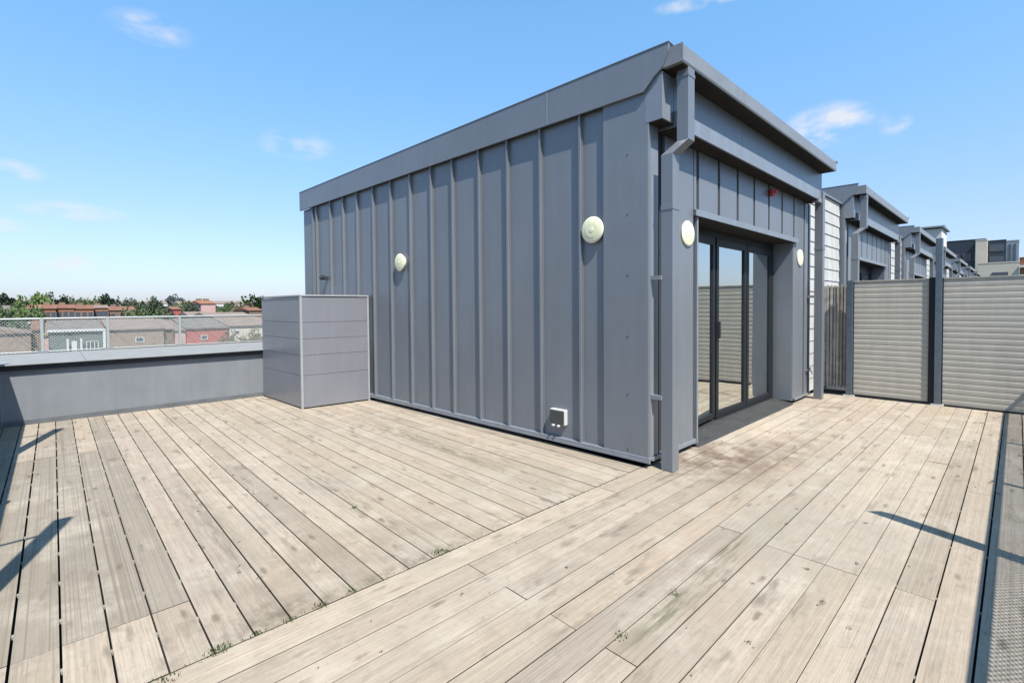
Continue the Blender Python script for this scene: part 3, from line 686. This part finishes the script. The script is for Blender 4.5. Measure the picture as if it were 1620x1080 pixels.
# brown house px 172-270 with white square sign
t, cx = low_house('plain pinkish brown brick house with one small white window', brickp, -.42, 3.35, -.62, pale_roof)
window(t, 1.35 - cx, 1.95 - cx, 0, -1.38 - G, -.95 - G, 0)
t, cx = low_house('dark brown brick side return right of the plain brown house', brickd, 3.4, 4.15, -.72, pale_roof, y=50.5)
t, cx = low_house('pale brick strip house left of the red house', pinkr, 4.2, 5.0, -.85, pale_roof, y=50.2)
t, cx = low_house('red rendered house with one small white window', redr, 5.05, 8.4, -.72, slate)
window(t, 6.15 - cx, 6.68 - cx, 0, -1.42 - G, -.98 - G, 0)
MB().box(5.05 - cx, 8.4 - cx, -.5, -.02, 0, .55).build('front_step', redr, t)
t, cx = low_house('cream rendered house mostly hidden by a hedge, right of the red house', cream, 8.5, 12.5, -.6, pale_roof)
window(t, 9.0 - cx, 9.4 - cx, 0, -1.0 - G, -.68 - G, 0)
t, cx = low_house('brown brick house hidden behind the plant enclosure', brickp, 12.6, 18, -.7, tile)

# taller brick terraces behind them, px 45-210
def terrace(label, wall, roofm, pxa, pxb, D, topz, rh, nw, chim=1):
    xa = far(pxa, 490, D).x; xb = far(pxb, 490, D).x; cx = (xa + xb) / 2
    rh *= .6; t = thing('terrace_house', label, 'house', (cx, D, -3.2)); H = topz + 3.2 - rh
    MB().box(xa - cx, xb - cx, 0, 8, 0, H).build('wall', wall, t)
    rf = gable('roof', roofm, xa - cx, xb - cx, 0, 8, H, rh, t)
    for c_ in range(chim):
        x = (xa - cx) + (c_ + .15) * (xb - xa) / max(1, chim); MB().box(x, x + .7, 3.6, 4.4, H + rh - .6, H + rh + .28).build('chimney', brickd, rf)
    for q in range(nw):
        x = (xa - cx) + (xb - xa) * (q + .5) / nw
        window(t, x - .3, x + .3, 0, H - 1.3, H - .45, 0, fm=brickp)
    return t
terrace('cream gabled house at the far left behind the green hedge', cream, slate, -22, 14, 82, 2.1, 1.2, 0)
terrace('yellow brown brick terrace house at the left end of the orange terrace', brickd, brick, 44, 64, 86, 2.2, .9, 3, 0)
terrace('orange brick terrace house, second from the left end of the terrace', brick, tile, 64.5, 88, 88, 2.25, 1.0, 3)
terrace('orange brick terrace house in the middle of the orange terrace', brick, tile, 89, 118, 90, 2.3, 1.0, 3)
terrace('orange brick terrace house right of the middle one', brick, tile, 118.5, 148, 90, 2.2, 1.0, 3)
terrace('narrow orange brick terrace house, last before the dull red one', brick, pale_roof, 148.5, 171, 91, 2.2, .8, 3)
terrace('dull red brick terrace house at the right end of the orange terrace', brickd, tile, 171.5, 214, 94, 2.0, 1.1, 3)
terrace('small red brick house between hedge and dark tree', redr, tile, 274, 286, 84, 1.9, .8, 0, 0)
terrace('pink house with two chimneys, taller than its neighbours', pinkr, brick, 318, 341, 88, 2.9, 1.0, 0, 2)
terrace('long low pale roofed shed in front of the pink house', cream, pale_roof, 328, 396, 66, 1.0, .7, 0, 0)
terrace('low brown brick hall at the foot of the pink house', brickp, pale_roof, 300, 330, 74, 1.1, .9, 0, 0)
terrace('brown brick house beside the large green tree at the enclosure', brickd, tile, 394, 416, 78, 1.7, .9, 0)
terrace('white fronted house low behind the left hedge', whiter, pale_roof, 42, 64, 70, .75, .5, 0, 0)
# distant pale houses on the hillside
spots = [(14, 30, 300, 5.6, whiter, pale_roof), (30, 48, 330, 7.4, cream, pale_roof), (60, 84, 340, 5.2, cream, pale_roof), (100, 112, 280, 4.9, whiter, pale_roof), (118, 140, 360, 6.0, cream, pale_roof), (148, 162, 300, 4.4, cream, tile),
         (174, 190, 320, 4.9, whiter, pale_roof), (188, 202, 350, 4.9, whiter, pale_roof), (214, 236, 300, 3.7, cream, pale_roof), (250, 262, 330, 3.9, whiter, pale_roof), (284, 300, 300, 4.1, cream, pale_roof), (302, 316, 260, 3.6, cream, tile), (342, 352, 280, 4.3, whiter, pale_roof), (356, 372, 300, 4.6, cream, pale_roof), (374, 392, 320, 4.2, whiter, pale_roof), (-10, 10, 280, 3.4, cream, tile)]
words = ['white walled hillside house just inside the left edge', 'tall cream house on the far hill behind the left green trees', 'cream hillside house behind the bright green tree', 'white hillside house above the middle terrace house', 'wide cream hillside house between two round trees', 'cream hillside house with tiled roof left of the dark round tree', 'white hillside house just right of the dark round tree', 'second white hillside house right of the dark round tree', 'cream hillside house above the green hedge', 'small white hillside house left of the blue grey tree', 'cream hillside house right of the blue grey tree', 'cream tiled hillside house left of the twin pines', 'small white hillside house right of the pink brick house', 'cream hillside house left of the green tree by the enclosure', 'white hillside house behind the green tree by the enclosure', 'cream tiled hillside house cut by the left edge of the photo']
for (a, b, D, tz, wm, rm), lb in zip(spots, words):
    a -= 3; b += 3; pt = 479.3 - tz * .75; D = D * .62; tz = far((a + b) / 2, pt, D).z - 1.6
    xa = far(a, 480, D).x; xb = far(b, 480, D).x; cx = (xa + xb) / 2; zb = -3.3
    t = thing('hillside_house', lb, 'house', (cx, D, zb), group='pale houses on the far hillside'); tz += 1.6; H = tz - zb - .9
    MB().box(xa - cx, xb - cx, 0, 9, 0, H).build('wall', wm, t); gable('roof', rm, xa - cx, xb - cx, 0, 9, H, .9, t)
    for q in range(3):
        x = (xa - cx) + (xb - xa) * (q + .5) / 3; MB().box(x - .6, x + .6, -.05, .02, H - 2.2, H - .8).build('window', winm, t)

# ------------------------------------------------------------------ trees
def tree_mesh(seed, shape):
    r = random.Random(seed); leaf = MB(); lobes = []
    if shape == 'round': lobes = [((r.gauss(0, .22), r.gauss(0, .22), .62 + r.uniform(-.22, .22)), r.uniform(.16, .28)) for _ in range(13)]
    elif shape == 'pine': lobes = [((0, 0, .2 + .075 * q), .20 - .0165 * q) for q in range(10)]
    else: lobes = [((r.uniform(-.9, .9), r.gauss(0, .25), .45 + r.uniform(-.25, .3)), r.uniform(.2, .36)) for _ in range(18)]
    for (c, rad) in lobes:
        for _ in range(110):
            d = Vector((r.gauss(0, 1), r.gauss(0, 1), r.gauss(0, 1))).normalized() * rad * r.uniform(.6, 1.12); p = Vector(c) + d
            a = Vector((r.gauss(0, 1), r.gauss(0, 1), r.gauss(0, 1))).normalized() * .035; b = a.orthogonal().normalized() * .03
            leaf.quad(p - a - b, p + a - b, p + a + b, p - a + b)
    tr = MB()
    tr.lathe([(.035, 0), (.026, .3), (.016, .6), (.004, .85)], (0, 0, 0), (0, 0, 1), 8)
    if shape != 'pine':
        for q in range(6): a = q * 1.05; tr.bar((0, 0, .25 + .05 * q), (.25 * math.cos(a), .25 * math.sin(a), .5 + .06 * q), .010, 5)
    return leaf, tr
protos = {}
def tree(label, px, ptop, D, wpx, shape, mi, base=-3.3, pbase=None):
    key = (shape, mi)
    c = far(px, ptop, D); hgt = c.z - base; wid = wpx / 762. * math.hypot(c.x - CAM.x, c.y - CAM.y) * 1.0
    if key not in protos:
        lf, tr = tree_mesh(hash(shape) % 100 if False else len(protos) * 7 + 3, shape); t = thing('tree', label, 'tree'); 
        tr.build('trunk', barkm, t); lf.build('crown', leafm[mi], t); protos[key] = t
    else: t = copy_tree(protos[key]); t['label'] = label
    t.location = (c.x, c.y, base); wid *= 1.4 if shape == 'round' else 1.0; t.scale = (wid, wid, hgt / .95); t.rotation_euler = (0, 0, (px * .77) % 6.28 if shape != 'hedge' else 0)
    t['category'] = 'tree'; t['group'] = 'trees over the rooftops on the left'
    if shape == 'hedge': t.name = 'tree_clump'
    return t
tree('dark tree at the left edge of the skyline', 4, 471, 150, 20, 'round', 0)
tree('bright green broad tree at the left, in front of the orange terrace', 28, 481, 72, 26, 'hedge', 2)
tree('second bright green broad tree left of the orange terrace', 8, 486, 68, 26, 'hedge', 1)
tree('pale green tree just above the left end of the orange terrace', 52, 471, 110, 18, 'round', 2)
tree('dark small tree beside the pale green tree', 60, 472, 180, 12, 'round', 0)
tree('thin brown tree behind the orange terrace', 78, 471, 130, 10, 'round', 4)
tree('dark round tree over the second terrace house', 95, 474, 120, 16, 'round', 0)
tree('grey green tree between two round trees', 113, 475, 150, 16, 'round', 1)
tree('wide green tree on the skyline over the middle terrace house', 130, 477, 170, 20, 'round', 1)
tree('dark green tree left of the darkest one', 147, 476, 125, 20, 'round', 1)
tree('darkest tall round tree on the skyline', 167, 472, 118, 18, 'round', 0)
tree('dark round tree above the end of the orange terrace', 205, 478, 125, 16, 'round', 0)
tree('small green tree left of the green hedge trees', 217, 477, 150, 14, 'round', 1)
tree('long clump of green trees in the middle of the left view', 232, 488, 80, 24, 'hedge', 1)
tree('dark clump of trees ending at the small red house', 256, 487, 84, 18, 'hedge', 0)
tree('dark round tree standing above the green clump', 245, 475, 125, 16, 'round', 0)
tree('blue grey hazy tree, tallest on the skyline', 272, 470, 210, 18, 'round', 3)
tree('small green tree right of the blue grey tree', 288, 480, 150, 14, 'round', 1)
tree('dark brown green tree left of the pink house', 302, 483, 88, 18, 'round', 0)
tree('left one of the twin dark pines', 316, 472, 130, 9, 'pine', 0)
tree('right one of the twin dark pines', 322, 472, 134, 8, 'pine', 0)
tree('green tree right of the pink brick house', 352, 483, 120, 18, 'round', 1)
tree('dark small tree on the skyline near the enclosure', 366, 481, 160, 10, 'round', 0)
tree('brown bushy tree above the pale shed', 376, 485, 100, 20, 'round', 4)
tree('large light green tree beside the plant enclosure', 396, 473, 84, 26, 'round', 2)
tree('dark tree behind the plant enclosure', 420, 478, 100, 22, 'round', 1)
tree('grey green bush in front of the cream house beyond the fence', 385, 520, 49, 26, 'hedge', 4)
for i, px in enumerate(range(20, 410, 80)):
    tree(['small dark far tree', 'small green far tree'][i % 2] + ' on the hill line, number %s from the left' % ['one', 'two', 'three', 'four', 'five', 'six', 'seven', 'eight', 'nine', 'ten', 'eleven', 'twelve', 'thirteen', 'fourteen', 'fifteen', 'sixteen', 'seventeen', 'eighteen', 'nineteen', 'twenty', 'twenty one', 'twenty two'][i], px + rnd.uniform(-5, 5), 479 + rnd.uniform(-1.5, 3), 230 + rnd.uniform(-40, 60), 13 + rnd.uniform(-3, 4), 'round', [0, 1, 3][i % 3])

# ------------------------------------------------------------------ blocks beyond the row on the right
D = 160
def block(name, label, y0, y1, z0, z1, mt, depth=18, x=D):
    t = thing(name, label, 'building', (x, (y0 + y1) / 2, -3.2)); w_ = abs(y1 - y0) / 2
    MB().box(0, depth, -w_, w_, z0 + 3.2, z1 + 3.2).build('wall', mt, t)
    MB().box(-.05, depth + .05, -w_ - .04, w_ + .04, z1 + 3.2 + .002, z1 + 3.45).build('parapet', framem if mt == navy else mt, t); return t, w_
t, w_ = block('office_block', 'wide navy clad block over the end of the row', 3.4, 14, -3.2, 16.8, navy)
for q in range(5):
    for z in (8.5, 11.8, 15): 
        f = MB().box(-.12, .02, -w_ + .4 + q * 2.1, -w_ + 1.9 + q * 2.1, z, z + 1.9).build('window', winm, t)
t, w_ = block('stair_tower', 'cream rendered stair tower between the two navy blocks', 1.2 + 1.8, 3.0 + 2.0, -3.2, 16.3, cream, 8, D - 3)
t, w_ = block('office_block', 'smaller navy clad block standing on the cream podium', -.1, 3.0, -3.2, 16.2, navy, 12)
for z in (14.2, 17): MB().box(-.12, .02, -w_ + .3, w_ - .3, z, z + 1.6).build('window', winm, t)
t, w_ = block('glass_tower', 'pale glazed tower at the right edge of the photo', -2.2, -.12, -3.2, 15.9, paleg, 10)
for q in (-.55, .25): MB().box(-.12, .02, q, q + .3, 12, 18.5).build('window', winm, t)
t, w_ = block('podium', 'low cream podium building in front of the navy blocks', -3.1 + .8, 4.2, -3.2, 10.2, cream, 8, D - 12)
MB().box(-.2, .02, -1.6, .9, 10.4, 11.4).build('window', winm, t)
t, w_ = block('brick_flats', 'brown brick flats with white balconies at the right edge', -5, -2.35, -3.2, 11, brick, 8, D - 12)
for z in (10.2, 12.2): MB().box(-.8, -.001, -w_, w_, z, z + .5).build('balcony', whitep, t)
t, w_ = block('white_rooftop_house', 'white rooftop house rising behind the far pavilions', 6.4, 10.2, -3.2, 13.2, whiter, 8, 100)
MB().box(-.5, 8.3, -2.3, 2.1, 16.85, 17.1).build('canopy', paleg, t)
